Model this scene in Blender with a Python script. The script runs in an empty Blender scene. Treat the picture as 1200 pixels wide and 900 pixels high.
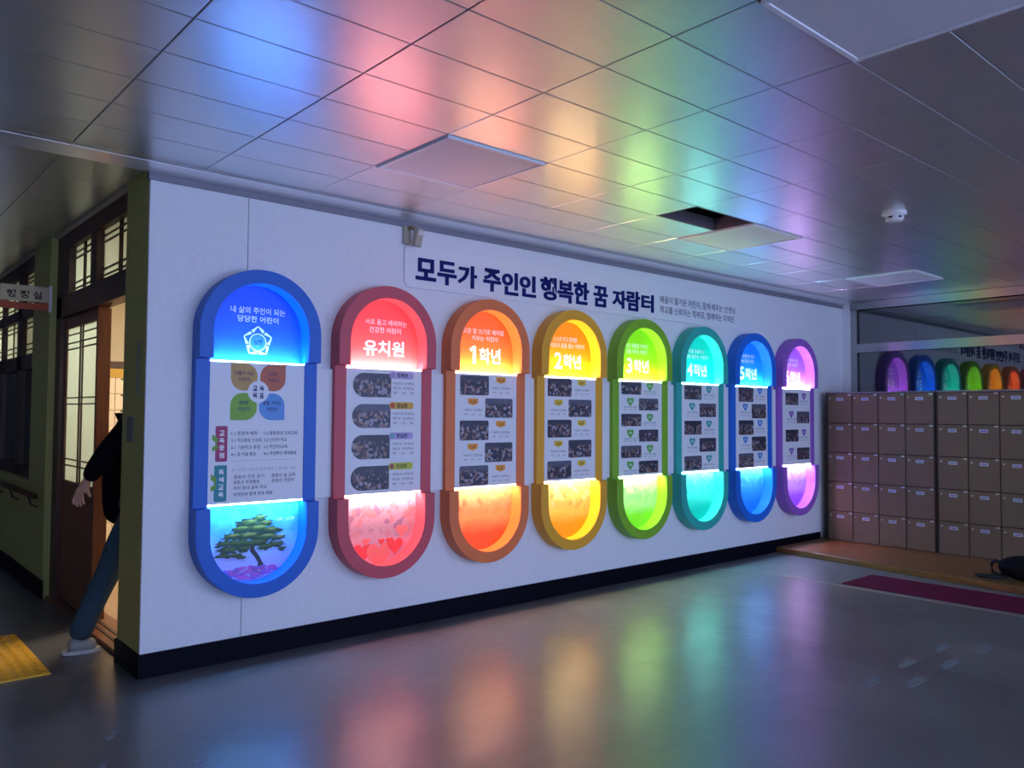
import bpy, bmesh, math, random
from mathutils import Vector, Matrix, Euler
random.seed(7)
PI = math.pi
sc = bpy.context.scene
C = sc.collection

# ------------------------------------------------------------------ camera
CAM = Vector((-1.43336, -4.81421, 1.5))
YAW, PITCH, ROLL, FPX = 0.85386, 0.03732, 0.00649, 942.34
cd = bpy.data.cameras.new('camera')
cd.sensor_fit = 'HORIZONTAL'; cd.sensor_width = 36.0
cd.lens = FPX / 1200.0 * 36.0
cd.clip_start = 0.02; cd.clip_end = 100
cam = bpy.data.objects.new('camera', cd); C.objects.link(cam)
_fw = Vector((math.cos(YAW)*math.cos(PITCH), math.sin(YAW)*math.cos(PITCH), math.sin(PITCH)))
_r = Vector((math.sin(YAW), -math.cos(YAW), 0)); _u = _r.cross(_fw)
_r2 = math.cos(ROLL)*_r + math.sin(ROLL)*_u; _u2 = -math.sin(ROLL)*_r + math.cos(ROLL)*_u
cam.matrix_world = Matrix(((_r2.x, _u2.x, -_fw.x, CAM.x), (_r2.y, _u2.y, -_fw.y, CAM.y),
                           (_r2.z, _u2.z, -_fw.z, CAM.z), (0, 0, 0, 1)))
sc.camera = cam

# ------------------------------------------------------------------ light levels
sc.view_settings.view_transform = 'Standard'
sc.view_settings.look = 'None'
sc.view_settings.gamma = 1.0
sc.view_settings.use_curve_mapping = False
sc.view_settings.exposure = 0.0
LED_STRENGTH = 290.0
OFFICE_LAMP = 40.0
world = bpy.data.worlds.new('World'); sc.world = world
world.use_nodes = True
_bg = world.node_tree.nodes['Background']
_bg.inputs[0].default_value = (0.43, 0.56, 1.0, 1)     # added bluish fill light, let in by leaving the hall's back open
_bg.inputs[1].default_value = 4.3
try:
    sc.cycles.use_denoising = True
    sc.cycles.max_bounces = 8
    sc.cycles.diffuse_bounces = 4
    sc.cycles.glossy_bounces = 4
    sc.cycles.sample_clamp_indirect = 10.0
    sc.cycles.caustics_reflective = True
except Exception:
    pass

# ------------------------------------------------------------------ materials
def mat(name, col, rough=0.5, metal=0.0, spec=0.5, noise=None, bump=None, coat=0.0, emit=None):
    """noise=(scale, amount[, detail]); bump=(scale, strength)"""
    m = bpy.data.materials.new(name); m.use_nodes = True
    nt = m.node_tree; b = nt.nodes['Principled BSDF']
    b.inputs['Base Color'].default_value = (*col, 1)
    b.inputs['Roughness'].default_value = rough
    b.inputs['Metallic'].default_value = metal
    b.inputs['Specular IOR Level'].default_value = spec
    b.inputs['Coat Weight'].default_value = coat
    if emit:
        b.inputs['Emission Color'].default_value = (*emit[0], 1)
        b.inputs['Emission Strength'].default_value = emit[1]
    if noise or bump:
        tc = nt.nodes.new('ShaderNodeTexCoord')
    if noise:
        n = nt.nodes.new('ShaderNodeTexNoise'); n.inputs['Scale'].default_value = noise[0]
        n.inputs['Detail'].default_value = noise[2] if len(noise) > 2 else 4
        nt.links.new(tc.outputs['Object'], n.inputs['Vector'])
        r = nt.nodes.new('ShaderNodeValToRGB')
        a = noise[1]
        r.color_ramp.elements[0].position = 0.3; r.color_ramp.elements[1].position = 0.7
        r.color_ramp.elements[0].color = (*[c*(1-a) for c in col], 1)
        r.color_ramp.elements[1].color = (*[min(1, c*(1+a)) for c in col], 1)
        nt.links.new(n.outputs['Fac'], r.inputs['Fac'])
        nt.links.new(r.outputs['Color'], b.inputs['Base Color'])
    if bump:
        n2 = nt.nodes.new('ShaderNodeTexNoise'); n2.inputs['Scale'].default_value = bump[0]
        n2.inputs['Detail'].default_value = 3
        nt.links.new(tc.outputs['Object'], n2.inputs['Vector'])
        bp = nt.nodes.new('ShaderNodeBump'); bp.inputs['Strength'].default_value = bump[1]
        bp.inputs['Distance'].default_value = 0.01
        nt.links.new(n2.outputs['Fac'], bp.inputs['Height'])
        nt.links.new(bp.outputs['Normal'], b.inputs['Normal'])
    return m

def floor_mat():
    m = bpy.data.materials.new('polished_concrete'); m.use_nodes = True
    nt = m.node_tree; b = nt.nodes['Principled BSDF']; L = nt.links.new
    tc = nt.nodes.new('ShaderNodeTexCoord')
    n1 = nt.nodes.new('ShaderNodeTexNoise'); n1.inputs['Scale'].default_value = 1.3; n1.inputs['Detail'].default_value = 8
    n2 = nt.nodes.new('ShaderNodeTexNoise'); n2.inputs['Scale'].default_value = 90; n2.inputs['Detail'].default_value = 2
    n3 = nt.nodes.new('ShaderNodeTexNoise'); n3.inputs['Scale'].default_value = 5; n3.inputs['Detail'].default_value = 6
    for n in (n1, n2, n3): L(tc.outputs['Object'], n.inputs['Vector'])
    r1 = nt.nodes.new('ShaderNodeValToRGB')
    r1.color_ramp.elements[0].position = .3; r1.color_ramp.elements[1].position = .72
    r1.color_ramp.elements[0].color = (.090, .088, .094, 1); r1.color_ramp.elements[1].color = (.155, .150, .158, 1)
    L(n1.outputs['Fac'], r1.inputs['Fac'])
    mx = nt.nodes.new('ShaderNodeMix'); mx.data_type = 'RGBA'; mx.blend_type = 'OVERLAY'
    mx.inputs['Factor'].default_value = .25
    L(r1.outputs['Color'], mx.inputs['A']); L(n2.outputs['Fac'], mx.inputs['B'])
    L(mx.outputs['Result'], b.inputs['Base Color'])
    mr = nt.nodes.new('ShaderNodeMapRange'); mr.inputs['To Min'].default_value = .23; mr.inputs['To Max'].default_value = .40
    L(n3.outputs['Fac'], mr.inputs['Value']); L(mr.outputs['Result'], b.inputs['Roughness'])
    bp = nt.nodes.new('ShaderNodeBump'); bp.inputs['Strength'].default_value = .16; bp.inputs['Distance'].default_value = .02
    n4 = nt.nodes.new('ShaderNodeTexNoise'); n4.inputs['Scale'].default_value = 9; n4.inputs['Detail'].default_value = 3
    L(tc.outputs['Object'], n4.inputs['Vector'])
    L(n4.outputs['Fac'], bp.inputs['Height']); L(bp.outputs['Normal'], b.inputs['Normal'])
    b.inputs['Specular IOR Level'].default_value = 1.0
    return m

def glass_mat(name, refl, tint=(1, 1, 1)):
    m = bpy.data.materials.new(name); m.use_nodes = True
    nt = m.node_tree; nt.nodes.clear(); L = nt.links.new
    o = nt.nodes.new('ShaderNodeOutputMaterial'); mx = nt.nodes.new('ShaderNodeMixShader')
    t = nt.nodes.new('ShaderNodeBsdfTransparent'); g = nt.nodes.new('ShaderNodeBsdfGlossy')
    t.inputs[0].default_value = (*tint, 1); g.inputs['Roughness'].default_value = .01
    mx.inputs[0].default_value = refl
    L(t.outputs[0], mx.inputs[1]); L(g.outputs[0], mx.inputs[2]); L(mx.outputs[0], o.inputs[0])
    return m

def frosted_mat(name, col):
    m = bpy.data.materials.new(name); m.use_nodes = True
    nt = m.node_tree; nt.nodes.clear(); L = nt.links.new
    o = nt.nodes.new('ShaderNodeOutputMaterial'); mx = nt.nodes.new('ShaderNodeMixShader')
    t = nt.nodes.new('ShaderNodeBsdfTranslucent'); g = nt.nodes.new('ShaderNodeBsdfDiffuse')
    t.inputs[0].default_value = (*col, 1); g.inputs[0].default_value = (*[c*.6 for c in col], 1)
    mx.inputs[0].default_value = .3
    L(t.outputs[0], mx.inputs[1]); L(g.outputs[0], mx.inputs[2]); L(mx.outputs[0], o.inputs[0])
    return m

def emit_mat(name, col, s):
    m = bpy.data.materials.new(name); m.use_nodes = True
    nt = m.node_tree; nt.nodes.clear()
    o = nt.nodes.new('ShaderNodeOutputMaterial'); e = nt.nodes.new('ShaderNodeEmission')
    e.inputs[0].default_value = (*col, 1); e.inputs[1].default_value = s
    nt.links.new(e.outputs[0], o.inputs[0]); return m

def photo_mat(name, c_back, seed):
    """a small printed group photograph: dark hall, rows of blurry figures"""
    m = bpy.data.materials.new(name); m.use_nodes = True
    nt = m.node_tree; b = nt.nodes['Principled BSDF']; L = nt.links.new
    tc = nt.nodes.new('ShaderNodeTexCoord'); oi = nt.nodes.new('ShaderNodeObjectInfo')
    add = nt.nodes.new('ShaderNodeVectorMath'); add.operation = 'ADD'
    sclv = nt.nodes.new('ShaderNodeVectorMath'); sclv.operation = 'SCALE'
    cx = nt.nodes.new('ShaderNodeCombineXYZ')
    L(oi.outputs['Random'], cx.inputs[0]); L(oi.outputs['Random'], cx.inputs[2])
    L(cx.outputs[0], sclv.inputs[0]); sclv.inputs['Scale'].default_value = 9.0 + seed
    L(tc.outputs['Object'], add.inputs[0]); L(sclv.outputs[0], add.inputs[1])
    v = nt.nodes.new('ShaderNodeTexVoronoi'); v.inputs['Scale'].default_value = 48
    L(add.outputs[0], v.inputs['Vector'])
    ramp = nt.nodes.new('ShaderNodeValToRGB'); cr = ramp.color_ramp; cr.interpolation = 'CONSTANT'
    cols = [(.02, .02, .04), (.035, .03, .05), (.30, .16, .12), (.02, .025, .06), (.30, .25, .27), (.12, .05, .06), (.03, .03, .05), (.36, .33, .40)]
    cr.elements[0].color = (*cols[0], 1); cr.elements[1].position = .14; cr.elements[1].color = (*cols[1], 1)
    for i in range(2, 8):
        e = cr.elements.new(.13*i); e.color = (*cols[i], 1)
    sp = nt.nodes.new('ShaderNodeSeparateColor'); L(v.outputs['Color'], sp.inputs[0]); L(sp.outputs[0], ramp.inputs['Fac'])
    sx = nt.nodes.new('ShaderNodeSeparateXYZ'); L(tc.outputs['Generated'], sx.inputs[0])
    r2 = nt.nodes.new('ShaderNodeValToRGB'); c2 = r2.color_ramp
    c2.elements[0].position = .0; c2.elements[0].color = (.5, .5, .5, 1)
    c2.elements[1].position = 1; c2.elements[1].color = (0, 0, 0, 1)
    e = c2.elements.new(.2); e.color = (1, 1, 1, 1); e = c2.elements.new(.62); e.color = (1, 1, 1, 1); e = c2.elements.new(.78); e.color = (.1, .1, .1, 1)
    L(sx.outputs[2], r2.inputs['Fac'])
    mx = nt.nodes.new('ShaderNodeMix'); mx.data_type = 'RGBA'
    mx.inputs['A'].default_value = (*c_back, 1)
    L(r2.outputs['Color'], mx.inputs['Factor']); L(ramp.outputs['Color'], mx.inputs['B'])
    L(mx.outputs['Result'], b.inputs['Base Color']); b.inputs['Roughness'].default_value = .35
    return m

def picture_mat(name, low, mid, top, spots, zmid=.45):
    """printed picture: plain colour below, pale noisy photo above"""
    m = bpy.data.materials.new(name); m.use_nodes = True
    nt = m.node_tree; b = nt.nodes['Principled BSDF']; L = nt.links.new
    tc = nt.nodes.new('ShaderNodeTexCoord')
    sx = nt.nodes.new('ShaderNodeSeparateXYZ'); L(tc.outputs['Generated'], sx.inputs[0])
    nz = nt.nodes.new('ShaderNodeTexNoise'); nz.inputs['Scale'].default_value = 9; nz.inputs['Detail'].default_value = 5
    L(tc.outputs['Object'], nz.inputs['Vector'])
    ma = nt.nodes.new('ShaderNodeMath'); ma.operation = 'MULTIPLY_ADD'; ma.inputs[1].default_value = .30; ma.inputs[2].default_value = -.15
    L(nz.outputs['Fac'], ma.inputs[0])
    ad = nt.nodes.new('ShaderNodeMath'); ad.operation = 'ADD'; L(ma.outputs[0], ad.inputs[0]); L(sx.outputs[2], ad.inputs[1])
    r = nt.nodes.new('ShaderNodeValToRGB'); cr = r.color_ramp
    cr.elements[0].position = .25; cr.elements[0].color = (*low, 1)
    cr.elements[1].position = .9; cr.elements[1].color = (*top, 1)
    e = cr.elements.new(zmid); e.color = (*mid, 1)
    L(ad.outputs[0], r.inputs['Fac'])
    v = nt.nodes.new('ShaderNodeTexVoronoi'); v.inputs['Scale'].default_value = 26; L(tc.outputs['Object'], v.inputs['Vector'])
    sp = nt.nodes.new('ShaderNodeSeparateColor'); L(v.outputs['Color'], sp.inputs[0])
    r2 = nt.nodes.new('ShaderNodeValToRGB'); r2.color_ramp.interpolation = 'CONSTANT'
    r2.color_ramp.elements[0].color = (*top, 1); r2.color_ramp.elements[1].position = .3; r2.color_ramp.elements[1].color = (*spots[0], 1)
    e = r2.color_ramp.elements.new(.5); e.color = (*top, 1); e = r2.color_ramp.elements.new(.75); e.color = (*spots[1], 1)
    L(sp.outputs[0], r2.inputs['Fac'])
    r3 = nt.nodes.new('ShaderNodeValToRGB'); c3 = r3.color_ramp
    c3.elements[0].position = zmid; c3.elements[0].color = (0, 0, 0, 1); c3.elements[1].position = .97; c3.elements[1].color = (.1, .1, .1, 1)
    e = c3.elements.new(min(.9, zmid+.15)); e.color = (.6, .6, .6, 1); e = c3.elements.new(.82); e.color = (.6, .6, .6, 1)
    L(ad.outputs[0], r3.inputs['Fac'])
    mx = nt.nodes.new('ShaderNodeMix'); mx.data_type = 'RGBA'
    L(r3.outputs['Color'], mx.inputs['Factor']); L(r.outputs['Color'], mx.inputs['A']); L(r2.outputs['Color'], mx.inputs['B'])
    L(mx.outputs['Result'], b.inputs['Base Color']); b.inputs['Roughness'].default_value = .45
    return m

def wood_mat(name, c1, c2, rough=.4, axis=1, scale=6):
    m = bpy.data.materials.new(name); m.use_nodes = True
    nt = m.node_tree; b = nt.nodes['Principled BSDF']; L = nt.links.new
    tc = nt.nodes.new('ShaderNodeTexCoord'); mp = nt.nodes.new('ShaderNodeMapping')
    s = [scale*6]*3; s[axis] = scale*.35
    mp.inputs['Scale'].default_value = s
    L(tc.outputs['Object'], mp.inputs['Vector'])
    n = nt.nodes.new('ShaderNodeTexNoise'); n.inputs['Scale'].default_value = 1.0; n.inputs['Detail'].default_value = 5
    L(mp.outputs[0], n.inputs['Vector'])
    r = nt.nodes.new('ShaderNodeValToRGB'); r.color_ramp.elements[0].position = .3; r.color_ramp.elements[1].position = .7
    r.color_ramp.elements[0].color = (*c1, 1); r.color_ramp.elements[1].color = (*c2, 1)
    L(n.outputs['Fac'], r.inputs['Fac']); L(r.outputs['Color'], b.inputs['Base Color'])
    b.inputs['Roughness'].default_value = rough
    return m

M = dict(
    wall=mat('white_wall_board', (.78, .78, .80), .55, noise=(30, .03), bump=(250, .05)),
    white=mat('white_board', (.80, .80, .82), .45),
    duct=mat('white_backing', (.80, .80, .82), .5),
    trim_grey=mat('grey_trim', (.22, .21, .25), .5),
    trim_white=mat('white_trim', (.88, .88, .90), .3, metal=.7),
    black=mat('black_baseboard', (.004, .004, .009), .45, spec=.06),
    green=mat('olive_green_paint', (.42, .42, .13), .6, noise=(20, .06)),
    ceil=mat('satin_aluminium_tile', (.68, .67, .685), .31, metal=.80, noise=(3, .04), bump=(500, .03)),
    ceil_dark=mat('dark_plenum', (.012, .012, .014), .9),
    diffuser=mat('light_diffuser', (.62, .60, .64), .5),
    lframe=mat('light_frame', (.75, .74, .76), .4),
    floor=floor_mat(),
    floor2=mat('pale_terrazzo', (.16, .16, .17), .33, noise=(6, .15, 8), spec=.6),
    brass=mat('floor_divider', (.5, .48, .42), .35, metal=.6),
    mat_red=mat('burgundy_mat', (.13, .010, .035), .95, spec=.1, noise=(200, .25), bump=(400, .3)),
    wood=wood_mat('oak_step', (.16, .062, .018), (.30, .125, .04), .35, 1, 5),
    locker=mat('beige_laminate', (.19, .122, .078), .5, spec=.25, noise=(60, .05)),
    locker_edge=mat('locker_carcass', (.055, .028, .022), .5),
    locker_top=mat('locker_top_board', (.20, .16, .18), .4),
    steel=mat('steel', (.55, .55, .55), .3, metal=.9),
    alu=mat('brushed_aluminium', (.38, .38, .39), .20, metal=.95),
    tag=mat('glossy_name_card', (.52, .50, .62), .22, spec=.8),
    tagtxt=mat('name_card_ink', (.16, .15, .38), .4),
    glass=glass_mat('window_glass', .15, (.75, .78, .8)),
    outside=mat('blackout_plaster', (.06, .06, .07), .8),  # near-black colour for the added light-blocking walls
    night=mat('unlit_hedge', (.01, .015, .012), .9),
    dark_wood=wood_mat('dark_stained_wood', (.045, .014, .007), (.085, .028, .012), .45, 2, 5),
    lit_wood=wood_mat('office_lit_wood', (.14, .045, .018), (.22, .08, .03), .4, 2, 5),  # door wood with the office light put into its colour
    frosted=frosted_mat('frosted_glass', (.80, .92, .90)),
    darkpane=mat('dark_pane', (.015, .02, .02), .08),
    sign_cream=mat('sign_cream', (.55, .47, .34), .5),
    sign_red=mat('sign_red', (.40, .055, .022), .5),
    ink=mat('black_ink', (.02, .02, .03), .6),
    navy=mat('navy_letters', (.002, .008, .13), .6, spec=.2),
    navy_ink=mat('navy_ink', (.03, .03, .12), .6),
    grey_ink=mat('grey_ink', (.12, .11, .16), .6),
    pale_ink=mat('pale_teal_ink', (.35, .45, .52), .6),
    white_ink=mat('white_ink', (.95, .95, .95), .5),
    yellow_rub=mat('yellow_tactile_rubber', (.80, .42, .015), .45, noise=(40, .15)),
    beige_pl=mat('aged_beige_plastic', (.46, .42, .33), .5),
    beige_dk=mat('yellowed_plastic', (.30, .24, .12), .5),
    white_pl=mat('white_plastic', (.75, .74, .72), .4),
    office_wall=mat('peach_office_wall', (.80, .66, .50), .7),
    office_up=mat('cream_office_wall', (.85, .78, .62), .7),
    office_cab=mat('cream_drawers', (.80, .70, .58), .5),
    office_floor=mat('tan_vinyl', (.38, .26, .17), .45),
    yellow_strip=mat('mustard_rail', (.55, .34, .05), .5),
    red_box=mat('red_carton', (.55, .04, .02), .5),
    jacket=mat('black_jacket', (.003, .003, .007), .9, spec=.1),
    jeans=mat('blue_jeans', (.028, .068, .105), .85, noise=(60, .25)),
    skin=mat('skin', (.50, .27, .18), .55),
    shoe=mat('grey_sneaker', (.33, .34, .33), .6),
    sole=mat('white_sole', (.6, .6, .58), .6),
    hair=mat('black_hair', (.01, .008, .008), .5),
    bag=mat('black_bag_fabric', (.004, .004, .006), .8, spec=.15, bump=(120, .3)),
    bagstrap=mat('charcoal_strap', (.015, .015, .02), .6, spec=.3),
    foot_sticker=mat('worn_footprint_sticker', (.17, .19, .215), .45, noise=(30, .35)),
    office_lamp=emit_mat('warm_lamp', (1.0, .84, .62), OFFICE_LAMP),
    plate_dark=mat('switch_plate', (.13, .14, .12), .4),
)

# vertically brushed window metal: reflections smear up and down
_nt = M['alu'].node_tree; _b = _nt.nodes['Principled BSDF']
_cx = _nt.nodes.new('ShaderNodeCombineXYZ'); _cx.inputs[2].default_value = 1.0
_b.inputs['Anisotropic'].default_value = .85
_nt.links.new(_cx.outputs[0], _b.inputs['Tangent'])

# ------------------------------------------------------------------ mesh helpers
class MB:
    def __init__(s): s.v = []; s.f = []
    def add(s, vs, fs):
        o = len(s.v); s.v += [tuple(v) for v in vs]; s.f += [tuple(i+o for i in f) for f in fs]; return s
    def box(s, x0, x1, y0, y1, z0, z1):
        x0, x1 = sorted((x0, x1)); y0, y1 = sorted((y0, y1)); z0, z1 = sorted((z0, z1))
        return s.add([(x0,y0,z0),(x1,y0,z0),(x1,y1,z0),(x0,y1,z0),(x0,y0,z1),(x1,y0,z1),(x1,y1,z1),(x0,y1,z1)],
                     [(0,3,2,1),(4,5,6,7),(0,1,5,4),(1,2,6,5),(2,3,7,6),(3,0,4,7)])
    def prism_xz(s, pts, y0, y1):
        """closed outline (counter-clockwise seen from -y) given in x,z, extruded from y0 (front, smaller) to y1"""
        n = len(pts); y0, y1 = min(y0, y1), max(y0, y1)
        vs = [(x, y0, z) for x, z in pts] + [(x, y1, z) for x, z in pts]
        fs = [tuple(range(n)), tuple(range(2*n-1, n-1, -1))]
        for i in range(n):
            j = (i+1) % n; fs.append((i, i+n, j+n, j))
        return s.add(vs, fs)
    def prism_xy(s, pts, z0, z1):
        n = len(pts)
        vs = [(x, y, z0) for x, y in pts] + [(x, y, z1) for x, y in pts]
        fs = [tuple(range(n-1, -1, -1)), tuple(range(n, 2*n))]
        for i in range(n):
            j = (i+1) % n; fs.append((i, j, j+n, i+n))
        return s.add(vs, fs)
    def ring_xz(s, outer, inner, y0, y1):
        n = len(outer); y0, y1 = min(y0, y1), max(y0, y1)
        vs = [(x, y0, z) for x, z in outer] + [(x, y0, z) for x, z in inner] + [(x, y1, z) for x, z in outer] + [(x, y1, z) for x, z in inner]
        fs = []
        for i in range(n-1):
            j = i+1
            fs += [(i, i+n, j+n, j), (i+2*n, j+2*n, j+3*n, i+3*n), (i, j, j+2*n, i+2*n), (i+n, i+3*n, j+3*n, j+n)]
        for i, fl in ((0, False), (n-1, True)):
            q = (i, i+2*n, i+3*n, i+n); fs.append(q[::-1] if fl else q)
        return s.add(vs, fs)
    def tube(s, path, r, n=8, caps=True):
        path = [Vector(p) for p in path]; rs = r if isinstance(r, (list, tuple)) else [r]*len(path)
        o = len(s.v); up = Vector((0.13, 0.27, 1)).normalized()
        for k, p in enumerate(path):
            d = (path[min(k+1, len(path)-1)] - path[max(k-1, 0)]).normalized()
            a = d.cross(up)
            if a.length < 1e-3: a = d.cross(Vector((1, 0, 0)))
            a.normalize(); b = d.cross(a).normalized()
            for i in range(n):
                t = 2*PI*i/n; s.v.append(tuple(p + rs[k]*(math.cos(t)*a + math.sin(t)*b)))
        for k in range(len(path)-1):
            for i in range(n):
                j = (i+1) % n
                s.f.append((o+k*n+i, o+(k+1)*n+i, o+(k+1)*n+j, o+k*n+j))
        if caps:
            s.f.append(tuple(o+i for i in range(n))); s.f.append(tuple(o+(len(path)-1)*n+i for i in range(n-1, -1, -1)))
        return s
    def lathe(s, prof, c=(0, 0, 0), n=24):
        o = len(s.v)
        for r, z in prof:
            for i in range(n):
                t = 2*PI*i/n; s.v.append((c[0]+r*math.cos(t), c[1]+r*math.sin(t), c[2]+z))
        for k in range(len(prof)-1):
            for i in range(n):
                j = (i+1) % n; s.f.append((o+k*n+i, o+k*n+j, o+(k+1)*n+j, o+(k+1)*n+i))
        s.f.append(tuple(o+i for i in range(n-1, -1, -1))); s.f.append(tuple(o+(len(prof)-1)*n+i for i in range(n)))
        return s
    def ellipsoid(s, c, r, n=14, m=8, jit=0):
        o = len(s.v)
        for k in range(1, m):
            ph = PI*k/m
            for i in range(n):
                t = 2*PI*i/n; j = 1+random.uniform(-jit, jit)
                s.v.append((c[0]+r[0]*j*math.sin(ph)*math.cos(t), c[1]+r[1]*j*math.sin(ph)*math.sin(t), c[2]+r[2]*j*math.cos(ph)))
        top = len(s.v); s.v.append((c[0], c[1], c[2]+r[2])); bot = len(s.v); s.v.append((c[0], c[1], c[2]-r[2]))
        for k in range(m-2):
            for i in range(n):
                j = (i+1) % n; s.f.append((o+k*n+i, o+(k+1)*n+i, o+(k+1)*n+j, o+k*n+j))
        for i in range(n):
            j = (i+1) % n; s.f.append((top, o+i, o+j)); s.f.append((bot, o+(m-2)*n+j, o+(m-2)*n+i))
        return s
    def mesh(s, name, m, smooth=False):
        me = bpy.data.meshes.new(name); me.from_pydata(s.v, [], s.f)
        bm = bmesh.new(); bm.from_mesh(me); bmesh.ops.recalc_face_normals(bm, faces=bm.faces); bm.to_mesh(me); bm.free()
        me.materials.append(m if not isinstance(m, str) else M[m])
        if smooth: me.polygons.foreach_set('use_smooth', [True]*len(me.polygons))
        me.update(); return me
    def build(s, name, m, parent=None, loc=None, bevel=0, smooth=False):
        o = bpy.data.objects.new(name, s.mesh(name, m, smooth)); C.objects.link(o)
        if parent is not None: o.parent = parent
        if loc: o.location = loc
        if bevel:
            b = o.modifiers.new('bevel', 'BEVEL'); b.width = bevel; b.segments = 2; b.limit_method = 'ANGLE'
        return o
def obj_of(me, name, parent=None, loc=None):
    o = bpy.data.objects.new(name, me); C.objects.link(o)
    if parent is not None: o.parent = parent
    if loc: o.location = loc
    return o
def thing(name, label, cat, loc=(0, 0, 0), group=None):
    o = bpy.data.objects.new(name, None); C.objects.link(o); o.location = loc; o.empty_display_size = .1
    o['label'] = label; o['category'] = cat
    if group: o['group'] = group
    return o
def tag(o, label, cat, group=None):
    o['label'] = label; o['category'] = cat
    if group: o['group'] = group
    return o
def struct(o, label=None, cat=None):
    o['kind'] = 'structure'
    if label: o['label'] = label
    if cat: o['category'] = cat
    return o

_TC = {}
def text_mesh(body, bold=0.0, res=3):
    """vertices and faces of a flat text, taken from a temporary text curve in the built-in font"""
    key = (body, bold, res)
    if key in _TC: return _TC[key]
    cu = bpy.data.curves.new('text', 'FONT'); cu.body = body; cu.size = 1; cu.resolution_u = res; cu.offset = bold
    o = bpy.data.objects.new('text', cu); me = o.to_mesh()
    out = ([v.co.copy() for v in me.vertices], [tuple(p.vertices) for p in me.polygons])
    o.to_mesh_clear(); bpy.data.objects.remove(o); bpy.data.curves.remove(cu)
    _TC[key] = out
    return out

def fit_text(body, x0, x1, z0, z1, y, m, parent=None, name='lettering', bold=0.0, depth=0.0, keep=False, spacing=1.0, res=3):
    """text standing in the x,z plane, facing -y, stretched into the box; keep = keep glyph aspect, fit height, centre"""
    vs, fs = text_mesh(body, bold, res)
    if not vs: return None
    ax, bx = min(v.x for v in vs), max(v.x for v in vs); ay, by = min(v.y for v in vs), max(v.y for v in vs)
    sz = (z1-z0)/(by-ay); sx = (x1-x0)/(bx-ax)
    if keep:
        s = min(sx, sz); w = (bx-ax)*s; h = (by-ay)*s; cx, cz = (x0+x1)/2, (z0+z1)/2
        x0 = cx-w/2; z0 = cz-h/2; sx = sz = s
    b = MB(); f = [(x0+(v.x-ax)*sx, y, z0+(v.y-ay)*sz) for v in vs]
    b.v = f; b.f = fs
    if depth:
        n = len(f); cnt = {}
        for p in fs:
            for i in range(len(p)):
                e = (p[i], p[(i+1) % len(p)]); cnt[frozenset(e)] = cnt.get(frozenset(e), []) + [e]
        b.v = f + [(a, y+depth, c) for a, _, c in f]
        for es in cnt.values():
            if len(es) == 1:
                i, j = es[0]; b.f = b.f + [(i, i+n, j+n, j)]
    me = bpy.data.meshes.new(name); me.from_pydata(b.v, [], b.f)
    bm = bmesh.new(); bm.from_mesh(me); bmesh.ops.recalc_face_normals(bm, faces=bm.faces); bm.to_mesh(me); bm.free()
    me.materials.append(M[m] if isinstance(m, str) else m)
    o = obj_of(me, name, parent); return o

# ------------------------------------------------------------------ structure: hall shell
XR = 8.20            # window wall
ZC = 2.90            # underside of the ceiling tiles
BACK = -9.0
LEFT = -3.2
floor = struct(MB().box(LEFT-.2, 10.7, BACK, 10.0, -.12, 0).build('floor', 'floor'), 'polished grey concrete floor of the school hall', 'floor')
MB().prism_xy([(5.50, -9), (8.2, -9), (8.2, -.03), (5.25, -.03), (5.5, -.8)], 0, .002).build('terrazzo_border', 'floor2', floor)
MB().prism_xy([(5.485, -9), (5.50, -9), (5.50, -.8), (5.25, -.03), (5.237, -.03), (5.485, -.8)], 0, .004).build('divider_strip', 'brass', floor)

# mural wall
wall = struct(MB().box(.02, 8.5, .02, .20, 0, 3.3).build('wall_back', 'wall'), 'long white board wall carrying the rainbow displays', 'wall')
MB().box(.0, .581, .0, .02, .13, 2.84).build('wall_panel', 'wall', wall, bevel=.001)
MB().box(.585, 8.2, .0, .02, .13, 2.84).build('wall_panel', 'wall', wall, bevel=.001)
MB().box(.581, .585, .008, .02, .13, 2.84).build('seam_strip', 'trim_grey', wall)
struct(MB().box(-.012, 7.60, -.014, .02, 0, .135).build('baseboard_back', 'black', bevel=.002), 'black baseboard along the white mural wall', 'baseboard')
struct(MB().box(-.01, 8.2, -.011, .03, 2.832, 2.871).build('trim_1', 'trim_grey'), 'grey cornice strip above the white wall', 'trim')
struct(MB().add([(-3.2, -.135, 2.899), (-3.2, -.012, 2.872), (-3.2, -.012, 2.93), (-3.2, -.135, 2.93), (8.2, -.135, 2.899), (8.2, -.012, 2.872), (8.2, -.012, 2.93), (8.2, -.135, 2.93)], [(0, 1, 5, 4), (1, 2, 6, 5), (2, 3, 7, 6), (3, 0, 4, 7), (0, 3, 2, 1), (4, 5, 6, 7)]).build('trim_2', 'trim_white'), 'white ceiling edge strip along the mural wall', 'trim')

# corner pillar (olive end face of the mural wall), corridor wall
wl = struct(MB().box(.0, .42, .02, .44, 0, 2.92).build('wall_corner', 'green'), 'olive green end face of the mural wall by the doorway', 'wall')
struct(MB().box(-.012, .03, .006, .45, 0, .135).build('baseboard_corner', 'black'), 'black baseboard on the olive corner pillar', 'baseboard')
struct(MB().box(0, .30, 2.52, 3.15, 0, 2.92).build('wall_pillar', 'green'), 'olive green corridor pillar behind the office sign', 'wall')
struct(MB().box(0, .14, 3.15, 10, 0, .90).build('wall_corridor', 'green'), 'low olive green corridor wall under the windows', 'wall')
struct(MB().box(-.012, 0.01, 2.52, 10, 0, .15).build('baseboard_corridor', 'black'), 'black baseboard of the dark corridor', 'baseboard')
struct(MB().box(LEFT-.2, .1, 10, 10.2, 0, 3.3).build('wall_corridor_blocker', 'outside'), 'unseen dark wall added to block light at the corridor end', 'wall')  # out of view, added to shut ambient light out of the corridor
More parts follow.
